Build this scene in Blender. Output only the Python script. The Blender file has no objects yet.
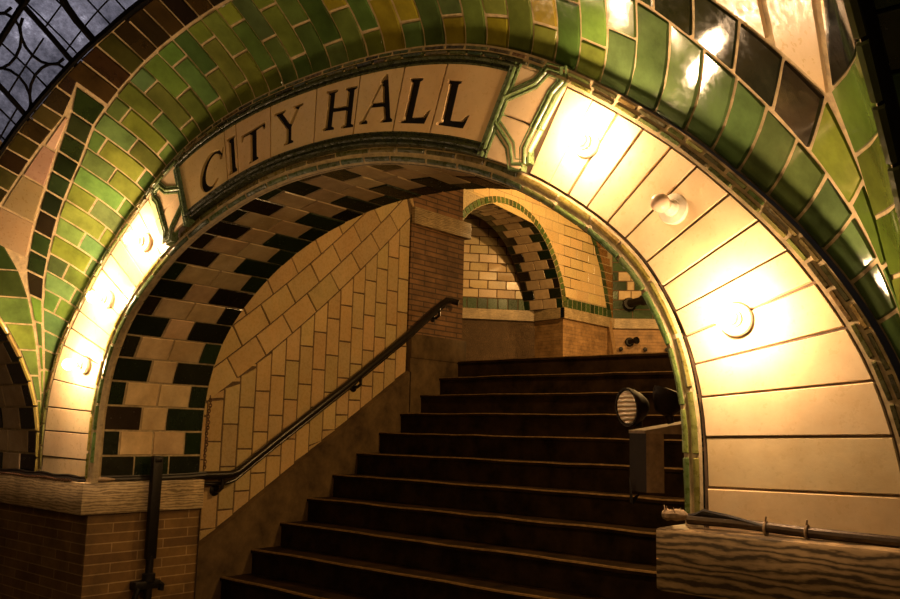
import bpy, math, random
import numpy as np
from mathutils import Vector, Matrix
from mathutils.geometry import delaunay_2d_cdt
rnd = random.Random(11)
COL = bpy.context.scene.collection

# ------------------------------------------------------------------ materials
def new_mat(name):
    m = bpy.data.materials.new(name); m.use_nodes = True
    nt = m.node_tree; b = nt.nodes['Principled BSDF']
    return m, nt, b
def nd(nt, t, **kw):
    n = nt.nodes.new(t)
    for k, v in kw.items(): setattr(n, k, v)
    return n
def noise(nt, scale, detail=4, rough=.6, vec=None):
    n = nd(nt, 'ShaderNodeTexNoise'); n.inputs['Scale'].default_value = scale
    n.inputs['Detail'].default_value = detail; n.inputs['Roughness'].default_value = rough
    if vec is None:
        c = nd(nt, 'ShaderNodeTexCoord'); vec = c.outputs['Object']
    nt.links.new(vec, n.inputs['Vector']); return n
def ramp(nt, fac, stops):
    r = nd(nt, 'ShaderNodeValToRGB'); e = r.color_ramp.elements
    while len(e) < len(stops): e.new(.5)
    for k, (p, c) in enumerate(stops):
        e[k].position = p; e[k].color = (c[0], c[1], c[2], 1) if not isinstance(c, (int, float)) else (c, c, c, 1)
    nt.links.new(fac, r.inputs['Fac']); return r
def mix(nt, a, b, fac, mode='MULTIPLY'):
    m = nd(nt, 'ShaderNodeMix', data_type='RGBA', blend_type=mode)
    for s, v in ((m.inputs[0], fac), (m.inputs[6], a), (m.inputs[7], b)):
        if hasattr(v, 'links'): nt.links.new(v, s)
        else: s.default_value = v if isinstance(v, (int, float)) else (*v, 1)
    return m.outputs[2]
def bump(nt, b, h, strength=.2, dist=.002):
    n = nd(nt, 'ShaderNodeBump'); n.inputs['Strength'].default_value = strength; n.inputs['Distance'].default_value = dist
    nt.links.new(h, n.inputs['Height']); nt.links.new(n.outputs['Normal'], b.inputs['Normal'])

def tile_mat(name, rough=.2, var=.35, bscale=14, bstr=.25, stain=(.45, .33, .17), coat=0.0, fine=60, dirt=.55):
    """glazed ceramic: colour from the mesh attribute, mottled, slightly wavy glaze, grime"""
    m, nt, b = new_mat(name)
    at = nd(nt, 'ShaderNodeAttribute', attribute_name='Col')
    n1 = noise(nt, bscale, 5, .65); n2 = noise(nt, fine, 3, .6)
    r1 = ramp(nt, n1.outputs['Fac'], [(.3, 1 - var), (.7, 1 + var * .6)])
    c = mix(nt, at.outputs['Color'], r1.outputs['Color'], 1.0)
    n3 = noise(nt, 5, 6, .7)
    r3 = ramp(nt, n3.outputs['Fac'], [(.42, 0), (.80, dirt)])
    c2 = mix(nt, c, stain, 1.0)
    c = mix(nt, c, c2, r3.outputs['Color'], 'MIX')
    nt.links.new(c, b.inputs['Base Color'])
    rr = ramp(nt, n2.outputs['Fac'], [(.3, rough * .7), (.75, min(1, rough * 1.9))])
    nt.links.new(rr.outputs['Color'], b.inputs['Roughness'])
    b.inputs['Coat Weight'].default_value = coat
    b.inputs['Coat Roughness'].default_value = .08
    mm = nd(nt, 'ShaderNodeMath', operation='ADD')
    nt.links.new(n1.outputs['Fac'], mm.inputs[0])
    m2 = nd(nt, 'ShaderNodeMath', operation='MULTIPLY'); m2.inputs[1].default_value = .25
    nt.links.new(n2.outputs['Fac'], m2.inputs[0]); nt.links.new(m2.outputs[0], mm.inputs[1])
    bump(nt, b, mm.outputs[0], bstr, .004)
    return m
def plain(name, col, rough=.5, metal=0, var=.3, scale=20, bstr=.15, col2=None, spec=.5):
    m, nt, b = new_mat(name)
    n = noise(nt, scale, 5, .65)
    c2 = col2 or tuple(x * (1 - var) for x in col)
    r = ramp(nt, n.outputs['Fac'], [(.32, c2), (.68, col)])
    nt.links.new(r.outputs['Color'], b.inputs['Base Color'])
    b.inputs['Roughness'].default_value = rough; b.inputs['Metallic'].default_value = metal
    b.inputs['Specular IOR Level'].default_value = spec
    bump(nt, b, n.outputs['Fac'], bstr, .003)
    return m
def brick_mat(name, c1, c2, mortar, w=.3, h=.045, ms=.006, rough=.6, spec=.5):
    m, nt, b = new_mat(name)
    uv = nd(nt, 'ShaderNodeTexCoord')
    t = nd(nt, 'ShaderNodeTexBrick'); t.inputs['Scale'].default_value = 1
    t.inputs['Brick Width'].default_value = w; t.inputs['Row Height'].default_value = h
    t.inputs['Mortar Size'].default_value = ms; t.inputs['Mortar Smooth'].default_value = .2
    t.inputs['Color1'].default_value = (*c1, 1); t.inputs['Color2'].default_value = (*c2, 1); t.inputs['Mortar'].default_value = (*mortar, 1)
    nt.links.new(uv.outputs['UV'], t.inputs['Vector'])
    n = noise(nt, 6, 6, .7); r = ramp(nt, n.outputs['Fac'], [(.3, .45), (.7, 1.25)])
    c = mix(nt, t.outputs['Color'], r.outputs['Color'], 1.0)
    nt.links.new(c, b.inputs['Base Color'])
    b.inputs['Roughness'].default_value = rough
    b.inputs['Specular IOR Level'].default_value = spec
    inv = nd(nt, 'ShaderNodeMath', operation='SUBTRACT'); inv.inputs[0].default_value = 1
    nt.links.new(t.outputs['Fac'], inv.inputs[1])
    bump(nt, b, inv.outputs[0], .5, .006)
    return m
def marble_mat(name, a, c, scale=9, rough=.35, dark=(.05, .03, .012)):
    m, nt, b = new_mat(name)
    tc = nd(nt, 'ShaderNodeTexCoord'); mp = nd(nt, 'ShaderNodeMapping')
    mp.inputs['Scale'].default_value = (.35, .35, 1.6); nt.links.new(tc.outputs['Object'], mp.inputs['Vector'])
    w = nd(nt, 'ShaderNodeTexWave', wave_type='BANDS', bands_direction='Z')
    w.inputs['Scale'].default_value = scale; w.inputs['Distortion'].default_value = 9
    w.inputs['Detail'].default_value = 4; w.inputs['Detail Scale'].default_value = 1.6; w.inputs['Detail Roughness'].default_value = .6
    nt.links.new(mp.outputs['Vector'], w.inputs['Vector'])
    r = ramp(nt, w.outputs['Fac'], [(.08, dark), (.38, c), (.95, a)])
    n = noise(nt, 7, 5, .7); rn = ramp(nt, n.outputs['Fac'], [(.3, .55), (.7, 1.15)])
    nt.links.new(mix(nt, r.outputs['Color'], rn.outputs['Color'], 1.0), b.inputs['Base Color'])
    b.inputs['Roughness'].default_value = rough
    bump(nt, b, n.outputs['Fac'], .15, .003)
    return m
def emit(name, col, s):
    m, nt, b = new_mat(name)
    b.inputs['Base Color'].default_value = (*col, 1)
    b.inputs['Emission Color'].default_value = (*col, 1); b.inputs['Emission Strength'].default_value = s
    return m

M = {}
M['cream'] = tile_mat('cream_glaze', .3, .12, 9, .25, (.8, .62, .38))
M['green'] = tile_mat('green_glaze', .075, .40, 9, .05, (.6, .5, .2), 0, 60, .22)
M['check'] = tile_mat('checker_glaze', .16, .22, 12, .25, (.7, .55, .35))
M['wall_tile'] = tile_mat('stair_tile_glaze', .24, .14, 10, .2, (.75, .58, .36))
M['trim'] = tile_mat('trim_glaze', .25, .4, 30, .5, (.6, .45, .2))
M['grout'] = plain('pale_grout', (.50, .38, .2), .85, 0, .5, 40, .5)
M['grout_dark'] = plain('dark_grout', (.16, .10, .05), .85, 0, .5, 40, .5)
M['brick_dark'] = brick_mat('dark_roman_brick', (.21, .115, .030), (.14, .07, .018), (.36, .23, .09), .26, .044, .0028, .55)
M['brick_far'] = brick_mat('buff_roman_brick', (.44, .25, .10), (.36, .20, .075), (.30, .18, .08), .3, .05, .004, .6)
M['brick_pier'] = brick_mat('brown_roman_brick', (.30, .155, .065), (.22, .11, .045), (.10, .055, .025), .28, .042, .006, .6)
M['marble'] = marble_mat('veined_marble', (.60, .45, .25), (.44, .32, .17), 15, .35, (.26, .18, .09))
M['marble_dark'] = marble_mat('brown_marble', (.40, .27, .13), (.22, .145, .065), 12, .45, (.065, .04, .016))
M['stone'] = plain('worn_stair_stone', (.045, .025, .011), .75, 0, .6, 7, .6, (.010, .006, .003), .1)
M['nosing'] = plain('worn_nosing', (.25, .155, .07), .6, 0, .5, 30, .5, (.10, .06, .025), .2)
M['concrete'] = plain('stained_concrete', (.17, .11, .05), .8, 0, .6, 6, .5, (.06, .038, .018), .2)
M['landing_stone'] = M['stone']
M['floor'] = plain('dark_platform_concrete', (.06, .045, .03), .8, 0, .5, 5, .4)
M['iron'] = plain('black_iron', (.02, .016, .012), .45, .6, .4, 60, .3)
M['rail_paint'] = plain('black_rail_paint', (.028, .022, .014), .3, .3, .4, 60, .2)
M['pipe'] = plain('grimy_conduit', (.07, .045, .025), .4, .5, .5, 60, .3)
M['cable'] = plain('cable_rubber', (.018, .013, .009), .5, 0, .4, 60, .3)
M['chain'] = plain('rusty_chain', (.16, .08, .04), .45, .6, .5, 60, .3)
M['tape'] = plain('frayed_wrapping', (.34, .23, .12), .8, 0, .5, 50, .5)
M['porcelain'] = plain('white_porcelain', (.80, .72, .56), .25, 0, .15, 40, .1)
M['bulb_off'] = plain('frosted_bulb_glass', (.80, .58, .40), .12, 0, .1, 30, .02)
M['case_dark'] = plain('dark_steel_case', (.022, .012, .006), .6, 0, .4, 30, .2, None, .12)  # black-brown housing; the case's shaded faces take their shade from this colour
M['case_lit'] = plain('lit_steel_case', (.28, .17, .075), .6, .1, .5, 40, .4)  # lit side of the battery case; its brightness is put into the colour
M['lead'] = plain('black_leading', (.004, .0035, .003), .9, 0, .4, 50, .2, None, .03)
M['wood'] = plain('brown_wood', (.35, .2, .07), .6, 0, .4, 30, .2)
M['plaster'] = plain('dark_plaster', (.10, .065, .03), .85, 0, .4, 6, .3)  # dark brown mottled tone for the plain surfaces
M['letter'] = plain('black_letter_glaze', (.006, .005, .004), .6, 0, .3, 30, .2, None, .15)

# ------------------------------------------------------------------ mesh builder
class MB:
    def __init__(s): s.v = []; s.f = []; s.c = []; s.uv = {}; s.mi = []
    def add(s, verts, faces, col=(1, 1, 1), mi=0, uvs=None):
        o = len(s.v); s.v += [tuple(map(float, x)) for x in verts]
        for k, f in enumerate(faces):
            s.f.append([o + i for i in f]); s.c.append(col); s.mi.append(mi)
            if uvs is not None: s.uv[len(s.f) - 1] = [uvs[i] for i in f]
    def build(s, name, mats, parent=None, angle=32, smooth=True):
        me = bpy.data.meshes.new(name)
        off = Vector(parent.location) if parent else Vector((0, 0, 0))
        if parent and parent.parent: off = off + Vector(parent.parent.location)
        base = Vector(parent['_o']) if parent is not None and '_o' in parent.keys() else (off if parent else Vector((0, 0, 0)))
        me.from_pydata([(x - base.x, y - base.y, z - base.z) for x, y, z in s.v], [], s.f)
        mats = mats if isinstance(mats, (list, tuple)) else [mats]
        for m in mats: me.materials.append(m)
        me.polygons.foreach_set('material_index', s.mi)
        ca = me.attributes.new('Col', 'FLOAT_COLOR', 'CORNER')
        buf = []
        for f, c in zip(s.f, s.c): buf += [c[0], c[1], c[2], 1.0] * len(f)
        ca.data.foreach_set('color', buf)
        if s.uv:
            ul = me.uv_layers.new(name='UVMap'); li = 0; b2 = []
            for k, f in enumerate(s.f):
                u = s.uv.get(k) or [(0, 0)] * len(f)
                for a in u: b2 += [a[0], a[1]]
            ul.data.foreach_set('uv', b2)
        me.validate(); me.update()
        if smooth:
            me.shade_smooth(); me.set_sharp_from_angle(angle=math.radians(angle))
        o = bpy.data.objects.new(name, me); COL.objects.link(o)
        if parent: o.parent = parent
        return o
def struct(o): o['kind'] = 'structure'; return o
def tag(o, label, cat, group=None):
    o['label'] = label; o['category'] = cat
    if group: o['group'] = group
    return o
def thing(name, label, cat, loc, group=None):
    o = bpy.data.objects.new(name, None); COL.objects.link(o)
    o.location = loc; o.empty_display_size = .1
    return tag(o, label, cat, group)
def sub(mb, name, mats, part, root, **k):
    """a sub-part: verts in world, part sits at root's origin"""
    w = bpy.data.objects.new('tmp', None); w.location = root.location
    o = mb.build(name, mats, w, **k); o.parent = part; bpy.data.objects.remove(w); return o

def quad(mb, a, b, c, d, col=(1, 1, 1), mi=0, uv=None):
    mb.add([a, b, c, d], [(0, 1, 2, 3)], col, mi, uv)
def box(mb, x0, x1, y0, y1, z0, z1, col=(1, 1, 1), mi=0, skip=''):
    def face(n, pts, ax):
        if n in skip: return
        uv = [(p[ax[0]], p[ax[1]]) for p in pts]; mb.add(pts, [(0, 1, 2, 3)], col, mi, uv)
    face('y', [(x0, y0, z0), (x1, y0, z0), (x1, y0, z1), (x0, y0, z1)], (0, 2))
    face('Y', [(x1, y1, z0), (x0, y1, z0), (x0, y1, z1), (x1, y1, z1)], (0, 2))
    face('x', [(x0, y1, z0), (x0, y0, z0), (x0, y0, z1), (x0, y1, z1)], (1, 2))
    face('X', [(x1, y0, z0), (x1, y1, z0), (x1, y1, z1), (x1, y0, z1)], (1, 2))
    face('Z', [(x0, y0, z1), (x1, y0, z1), (x1, y1, z1), (x0, y1, z1)], (0, 1))
    face('z', [(x0, y1, z0), (x1, y1, z0), (x1, y0, z0), (x0, y0, z0)], (0, 1))
def bevel_box(mb, x0, x1, y0, y1, z0, z1, b=.006, col=(1, 1, 1), mi=0):
    import bmesh
    bm = bmesh.new(); bmesh.ops.create_cube(bm, size=1)
    for v in bm.verts: v.co = ((x0 + x1) / 2 + v.co.x * (x1 - x0), (y0 + y1) / 2 + v.co.y * (y1 - y0), (z0 + z1) / 2 + v.co.z * (z1 - z0))
    bmesh.ops.bevel(bm, geom=list(bm.edges), offset=b, segments=2, affect='EDGES', profile=.5)
    bm.verts.index_update()
    mb.add([v.co[:] for v in bm.verts], [[v.index for v in f.verts] for f in bm.faces], col, mi); bm.free()
def tube(mb, pts, r, n=10, col=(1, 1, 1), mi=0, cap=True, close=False):
    pts = [Vector(p) for p in pts]; N = len(pts)
    rs = r if isinstance(r, (list, tuple)) else [r] * N
    up = None; V = []; F = []
    for i, p in enumerate(pts):
        a = pts[(i - 1) % N] if (i or close) else p; b = pts[(i + 1) % N] if (i < N - 1 or close) else p
        t = (b - a).normalized()
        if up is None:
            up = Vector((0, 0, 1)) if abs(t.z) < .9 else Vector((1, 0, 0))
        u = t.cross(up).normalized(); w = u.cross(t).normalized(); up = w
        for k in range(n):
            g = 2 * math.pi * k / n; V.append(p + (u * math.cos(g) + w * math.sin(g)) * rs[i])
    for i in range(N if close else N - 1):
        for k in range(n):
            j = (i + 1) % N
            F.append((i * n + k, i * n + (k + 1) % n, j * n + (k + 1) % n, j * n + k))
    if cap and not close:
        F.append(tuple(range(n))[::-1]); F.append(tuple((N - 1) * n + k for k in range(n)))
    mb.add(V, F, col, mi)
def lathe(mb, o, d, prof, n=24, col=(1, 1, 1), mi=0):
    """profile [(radius, distance along d)] spun round the axis o + t*d"""
    o = Vector(o); d = Vector(d).normalized()
    u = d.orthogonal().normalized(); w = d.cross(u)
    V = []; F = []
    for r, h in prof:
        for k in range(n):
            g = 2 * math.pi * k / n; V.append(o + d * h + (u * math.cos(g) + w * math.sin(g)) * max(r, 1e-5))
    for i in range(len(prof) - 1):
        for k in range(n): F.append((i * n + k, i * n + (k + 1) % n, (i + 1) * n + (k + 1) % n, (i + 1) * n + k))
    F.append(tuple(range(n))[::-1]); F.append(tuple((len(prof) - 1) * n + k for k in range(n)))
    mb.add(V, F, col, mi)
def sphere(mb, c, r, n=20, m=12, col=(1, 1, 1), mi=0, axis=(0, 0, 1)):
    lathe(mb, c, axis, [(r * math.sin(math.pi * k / m), -r * math.cos(math.pi * k / m)) for k in range(m + 1)], n, col, mi)
def jit(c, v=.15, h=0.0):
    k = 1 + rnd.uniform(-v, v); return tuple(max(0, x * k * (1 + rnd.uniform(-h, h))) for x in c)

REF = np.array((0., -1.9, 1.4))
def ref(*p):
    global REF
    REF = np.array(p, float)
def tile(mb, S, P4, gap=.004, bev=.004, h=.005, nu=1, nv=1, col=(1, 1, 1), mi=0, sign=1, tilt=.0012):
    """one raised tile: P4 corners in the parameter plane of surface S (order 00,10,11,01)"""
    P4 = [np.array(p, float) for p in P4]
    W = [np.array(S(*p)) for p in P4]
    lu = max(1e-4, (np.linalg.norm(W[1] - W[0]) + np.linalg.norm(W[2] - W[3])) / 2)
    lv = max(1e-4, (np.linalg.norm(W[3] - W[0]) + np.linalg.norm(W[2] - W[1])) / 2)
    def fr(l, n):
        g = min(.2, gap / 2 / l); b = min(.25, g + bev / l)
        return [g] + list(np.linspace(b, 1 - b, n + 1)) + [1 - g]
    us, vs = fr(lu, nu), fr(lv, nv)
    pc = sum(P4) / 4; e0 = 1e-3; qc = np.array(S(*pc))
    nc_ = np.cross(np.array(S(pc[0] + e0, pc[1])) - qc, np.array(S(pc[0], pc[1] + e0)) - qc)
    sign = 1 if nc_ @ (REF - qc) > 0 else -1
    tx, ty = rnd.uniform(-tilt, tilt), rnd.uniform(-tilt, tilt); hh = h * rnd.uniform(.75, 1.25)
    V = []
    for j, v in enumerate(vs):
        for i, u in enumerate(us):
            p = (P4[0] * (1 - u) + P4[1] * u) * (1 - v) + (P4[3] * (1 - u) + P4[2] * u) * v
            e = 1e-3
            q = np.array(S(*p)); qa = np.array(S(p[0] + e, p[1])); qb = np.array(S(p[0], p[1] + e))
            n = np.cross(qa - q, qb - q); n = n / (np.linalg.norm(n) + 1e-12) * sign
            edge = i in (0, len(us) - 1) or j in (0, len(vs) - 1)
            k = -.002 if edge else hh + (u - .5) * tx * 2 + (v - .5) * ty * 2
            V.append(q + n * k)
    nx = len(us); F = []
    for j in range(len(vs) - 1):
        for i in range(nx - 1):
            f = (j * nx + i, j * nx + i + 1, (j + 1) * nx + i + 1, (j + 1) * nx + i)
            F.append(f if sign > 0 else f[::-1])
    mb.add(V, F, col, mi)
def sheet(mb, S, us, vs, col=(1, 1, 1), mi=0, flip=False, skip=None, h=0):
    V = [S(u, v) for v in vs for u in us]; nx = len(us); F = []
    for j in range(len(vs) - 1):
        for i in range(nx - 1):
            if skip and skip((us[i] + us[i + 1]) / 2, (vs[j] + vs[j + 1]) / 2): continue
            f = (j * nx + i, j * nx + i + 1, (j + 1) * nx + i + 1, (j + 1) * nx + i)
            F.append(f[::-1] if flip else f)
    mb.add(V, F, col, mi)

A = 1.925
# ------------------------------------------------------------------ arch profiles (half, crown to foot)
IN = [(0, 2.465), (.2, 2.457), (.4, 2.428), (.6, 2.377), (.79, 2.31), (.95, 2.23), (1.08, 2.145), (1.2, 2.05), (1.3, 1.945), (1.375, 1.82), (1.42, 1.70), (1.445, 1.57), (1.452, 1.45), (1.452, 1.2)]
OUT = [(0, 2.735), (.2, 2.73), (.4, 2.712), (.6, 2.676), (.78, 2.622), (.95, 2.542), (1.1, 2.445), (1.25, 2.335), (1.4, 2.21), (1.52, 2.09), (1.62, 1.98), (1.70, 1.875), (1.77, 1.76), (1.82, 1.65), (1.855, 1.53), (1.875, 1.4), (1.885, 1.2)]
def catmull(p, n=16):
    p = np.array(p, float); p = np.vstack([[-p[1, 0], p[1, 1]], p, 2 * p[-1] - p[-2]]); out = []
    for i in range(1, len(p) - 2):
        a, b, c, d = p[i - 1:i + 3]
        for t in np.linspace(0, 1, n, endpoint=False):
            out.append(.5 * (2 * b + (c - a) * t + (2 * a - 5 * b + 4 * c - d) * t * t + (3 * b - a - 3 * c + d) * t ** 3))
    out.append(p[-2]); return np.array(out)
class Prof:
    def __init__(s, p, dx=0.0):
        s.c = catmull(p) if not isinstance(p, np.ndarray) else p
        s.s = np.r_[0, np.cumsum(np.hypot(*np.diff(s.c, axis=0).T))]; s.L = s.s[-1]
    def at(s, a):
        g = -1.0 if a < 0 else 1.0; a = min(abs(a), s.L)
        return g * np.interp(a, s.s, s.c[:, 0]), np.interp(a, s.s, s.c[:, 1])
    def nrm(s, a):   # outward
        e = 2e-3; x0, z0 = s.at(a - e); x1, z1 = s.at(a + e); l = math.hypot(x1 - x0, z1 - z0) or 1
        return -(z1 - z0) / l, (x1 - x0) / l
    def off(s, d):
        q = []
        for k, a in enumerate(s.s):
            n = s.nrm(min(a, s.L - 3e-3)); q.append((s.c[k, 0] + n[0] * d, s.c[k, 1] + n[1] * d))
        q = np.array(q); q[0, 0] = 0; return Prof(q)
PI_, PO = Prof(IN), Prof(OUT)
PV = PO.off(.040)
KI = [0, .21, .578, .829, .973, 1.2, 1.357, 1.525, 1.67, 1.8, 1.92, 2.04, PI_.L]
KO = [0, .235, .655, .945, 1.132, 1.414, 1.61, 1.82, 2.02, 2.24, 2.39, 2.515, PO.L]
def outmap(a): return math.copysign(np.interp(abs(a), KI, KO), a)
def widen(x): return x + (.022 * min(1, x / 1.5) if x > 0 else 0)
def yface(z): return -.006 - .034 * min(1, max(0, (z - 1.25) / .6))
def S_front(a, r):
    x0, z0 = PI_.at(a); x1, z1 = PO.at(outmap(a))
    z = z0 + (z1 - z0) * r
    return (x0 + (widen(x1) - x0) * r, yface(z) * r, z)
def S_outtrim(b, r):     # b outer arc length, r metres outward
    x, z = PO.at(b); n = PO.nrm(b); return (widen(x) + n[0] * r, yface(z) - .004, z + n[1] * r)

CREAM = (.77, .60, .35); CREAM2 = (.66, .50, .29)
GRN = [(.078, .135, .030), (.095, .155, .030), (.115, .165, .028), (.060, .100, .026), (.130, .165, .028), (.080, .135, .042)]
OCH = (.25, .21, .02)
DKG = [(.030, .034, .010), (.020, .018, .007), (.036, .026, .008), (.028, .040, .010)]
DARK = [(.014, .016, .008), (.012, .020, .008), (.020, .014, .008), (.014, .030, .010)]

# ------------------------------------------------------------------ arch face (cream voussoirs)
mb = MB()
na = 160
for sgn in (-1, 1):
    lo = .80
    us = [sgn * x for x in np.linspace(.0, PI_.L, 90)]
    sheet(mb, S_front, us, [0, .5, 1], (1, 1, 1), 1, flip=sgn < 0)
right = [.973, 1.053, 1.13, 1.205, 1.285, 1.357, 1.45, 1.53, 1.603, 1.673, 1.744, 1.824, 1.919, 2.036, 2.19]
left = [.953, 1.02, 1.09, 1.165, 1.237, 1.313, 1.407, 1.517, 1.59, 1.66, 1.77, 1.87, 1.97, 2.087, 2.2]
for sgn, js in ((1, right), (-1, left)):
    for a, b in zip(js[:-1], js[1:]):
        c = jit(CREAM, .07, .03)
        P4 = [(a * sgn, .015), (b * sgn, .015), (b * sgn, .985), (a * sgn, .985)]
        tile(mb, S_front, P4, .003, .003, .005, 2, 3, c, 0, sign=sgn if sgn > 0 else -1, tilt=.001)
struct(mb.build('wall_front', [M['cream'], M['grout_dark']]))

# outer trim: two rows of small half-round bricks
mb = MB()
for r0, r1, hh in ((.001, .017, .006), (.019, .035, .003)):
    b = -PO.L + .02; 
    while b < PO.L - .03:
        w = rnd.uniform(.06, .11); b1 = min(b + w, PO.L)
        c = jit(rnd.choice([(.06, .07, .018), (.045, .04, .014), (.10, .10, .025), (.05, .075, .02), (.13, .09, .03)]), .3, .1)
        xm = PO.at((b + b1) / 2)[0]
        if abs(xm) > 1.25: c = tuple(x * 1.5 for x in c)
        tile(mb, S_outtrim, [(b, r0), (b1, r0), (b1, r1), (b, r1)], .005, .005, hh, 1, 1, c, 0, sign=-1, tilt=.0015)
        b = b1
sheet(mb, S_outtrim, list(np.linspace(-PO.L, PO.L, 160)), [-.004, .018, .038], (1, 1, 1), 1, flip=True)
struct(mb.build('trim_1', [M['trim'], M['grout']]))

# inner bead: yellow strip on the face edge, green strip on the arris
BD = [(.0, -.010), (-.010, -.017), (-.022, -.013), (-.028, -.010), (-.038, -.012), (-.050, -.004), (-.054, .018), (-.03, .045), (.004, .055)]
BT = [0, .1, .25, .32, .45, .6, .75, .9, 1]
def S_bead(a, t):      # a roll round the arris: t 0 on the face .. 1 back on the soffit
    x0, z0 = PI_.at(a); n = PI_.nrm(a)
    d = float(np.interp(t, BT, [p[0] for p in BD])); y = float(np.interp(t, BT, [p[1] for p in BD]))
    return (x0 + n[0] * d, y, z0 + n[1] * d)
mb = MB()
for t0, t1, cols in ((.01, .27, [(.30, .23, .05), (.26, .21, .05), (.20, .20, .05)]), (.33, .63, [(.13, .20, .05), (.10, .17, .05), (.17, .21, .05)]), (.66, .98, [(.02, .035, .01), (.03, .05, .012)])):
    a = -PI_.L + .01 + (0 if t0 < .1 else .07 if t0 < .5 else .03)
    a += .04
    while a < PI_.L - .12:
        w = rnd.uniform(.12, .17); a1 = min(a + w, PI_.L - .085)
        c = jit(rnd.choice(cols), .25, .1)
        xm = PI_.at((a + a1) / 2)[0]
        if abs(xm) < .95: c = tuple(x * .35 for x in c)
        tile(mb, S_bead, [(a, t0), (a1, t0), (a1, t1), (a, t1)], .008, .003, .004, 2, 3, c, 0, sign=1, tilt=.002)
        a = a1
sheet(mb, S_bead, list(np.linspace(-PI_.L + .036, PI_.L - .085, 150)), list(np.linspace(0, 1, 17)), (1, 1, 1), 1, flip=False)
struct(mb.build('trim_2', [M['trim'], M['grout']]))

# soffit (checker)
ref(0, .3, 1.2)
D = .575
PS = PI_.off(-.006)
def S_soff(a, y): x, z = PS.at(a); return (x, y, z)
mb = MB()
sheet(mb, S_soff, list(np.linspace(-PS.L, PS.L, 200)), [.02, .3, D], (1, 1, 1), 1)
y0 = .022
rows = int(PS.L * 2 / .1128)
a0 = PS.L - .04
nrow = round((2 * a0) / .1128); pitch = 2 * a0 / nrow
for k in range(nrow):
    a = -a0 + k * pitch; b = a + pitch
    kk = min(k, nrow - 1 - k)
    if kk == 0: cuts = [(0, .35, 1), (.35, .68, 1), (.68, 1, 1)]
    elif k % 2 == 1: cuts = [(0, .2, 1), (.2, .51, 0), (.51, .82, 0), (.82, 1, 1)]
    else: cuts = [(0, .38, 1), (.38, .62, 0), (.62, 1, 1)]
    for u0, u1, dk in cuts:
        c = jit(rnd.choice(DARK), .3, .1) if dk else jit((.60, .44, .24), .14, .04)
        tile(mb, S_soff, [(a, y0 + u0 * (D - y0)), (b, y0 + u0 * (D - y0)), (b, y0 + u1 * (D - y0)), (a, y0 + u1 * (D - y0))], .006, .003, .004, 1, 1, c, 0, sign=1)
struct(mb.build('wall_archway', [M['check'], M['grout']]))
# back of the arch wall
mb = MB()
def S_back(a, r):
    x, z = PS.at(a); ox = max(-2.6, min(2.6, x * 1.8)); oz = max(0, z * 1.45 if abs(x) < 1.35 else z)
    return (x + (ox - x) * r, D, z + (oz - z) * r)
sheet(mb, S_back, list(np.linspace(-PS.L, PS.L, 120)), [0, 1], (1, 1, 1))
for s in (-1, 1): quad(mb, (s * 1.415, D, 0), (s * 2.6, D, 0), (s * 2.6, D, 1.25), (s * 1.415, D, 1.25))
struct(mb.build('wall_back', M['plaster']))

# ------------------------------------------------------------------ vault
ref(0, -1.93, 1.4)
PN = 1.7; A = float(PV.c[:, 0].max()); PV.c[-1, 0] = A
vx, vz = PV.c[:, 0], PV.c[:, 1]
def H(u): return max(0.0, np.interp(min(abs(u), A), vx, vz) - 1.2)
def Vz(x, y):
    return 1.2 + (H(x) ** PN + H(y + A) ** PN) ** (1 / PN)
WF = 1.016
def wx(x): return x * WF if x > 0 else x
def S_vxy(x, y): return (wx(x), y, Vz(x, y))
vs_y = [-(A - PV.at(PV.L - d)[0]) for d in np.linspace(0, PV.L, 140)]   # y samples 0..-A, dense near the wall
_path = {}
_hx = np.linspace(0, A, 400); _hz = np.array([H(u) for u in _hx])
RS = np.r_[np.linspace(0, .12, 16), np.linspace(.13, .9, 45)]
def path(t):
    """line leaving the wall arch at right angles, up over the vault: (cumulative length, points)"""
    k = round(t, 4)
    if k in _path: return _path[k]
    (x0, z0), n = PV.at(k), PV.nrm(max(-PV.L + .003, min(PV.L - .003, k)))
    x = x0 + n[0] * RS; z = z0 + n[1] * RS
    ok = np.abs(x) <= A - .0008
    Hx = np.interp(np.abs(x), _hx, _hz)
    t_ = np.maximum((np.maximum(z - 1.2, 0)) ** PN - Hx ** PN, 0) ** (1 / PN)       # needed Hy
    ok &= t_ <= _hz[0]; y = -(A - np.interp(t_, _hz[::-1], _hx[::-1]))
    if not ok.all():
        m = int(np.argmin(ok)); m = max(m, 3); x, y, z = x[:m], y[:m], z[:m]
    p = np.c_[x, y, z]; c = np.r_[0, np.cumsum(np.linalg.norm(np.diff(p, axis=0), axis=1))]
    _path[k] = (c, p); return _path[k]
def S_vault(t, d):     # t arc length along the wall arch, d metres up the vault from the wall
    c, p = path(t); q = [float(np.interp(d, c, p[:, i])) for i in range(3)]; return (wx(q[0]), q[1], q[2])
def d_on(t, fn):       # distance at which the line meets the boundary -y = fn(x)
    c, p = path(t); g = np.array([-q[1] - fn(q[0]) for q in p]); i = int(np.argmax(g >= 0))
    if g[i] < 0: return c[-1]
    if i == 0: return 0.0
    return c[i - 1] + (c[i] - c[i - 1]) * (-g[i - 1]) / (g[i] - g[i - 1] + 1e-9)
def c_in(x):   # -y of the outer edge of the green band
    if x < 0: return float(np.interp(-x, [0, 1.0, 1.17, 1.30, 1.40, 1.53, 1.665, 1.746, 1.82, 1.87, 1.905, 1.92], [.26, .26, .26, .23, .218, .20, .168, .143, .105, .06, .02, .004]))
    return float(np.interp(x, [0, .8, 1.1, 1.36, 1.42, 1.5, 1.57, 1.63, 1.7, 1.755, 1.82, 1.88, 1.92], [.26, .25, .225, .18, .168, .148, .13, .11, .09, .075, .05, .02, .003]))
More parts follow.
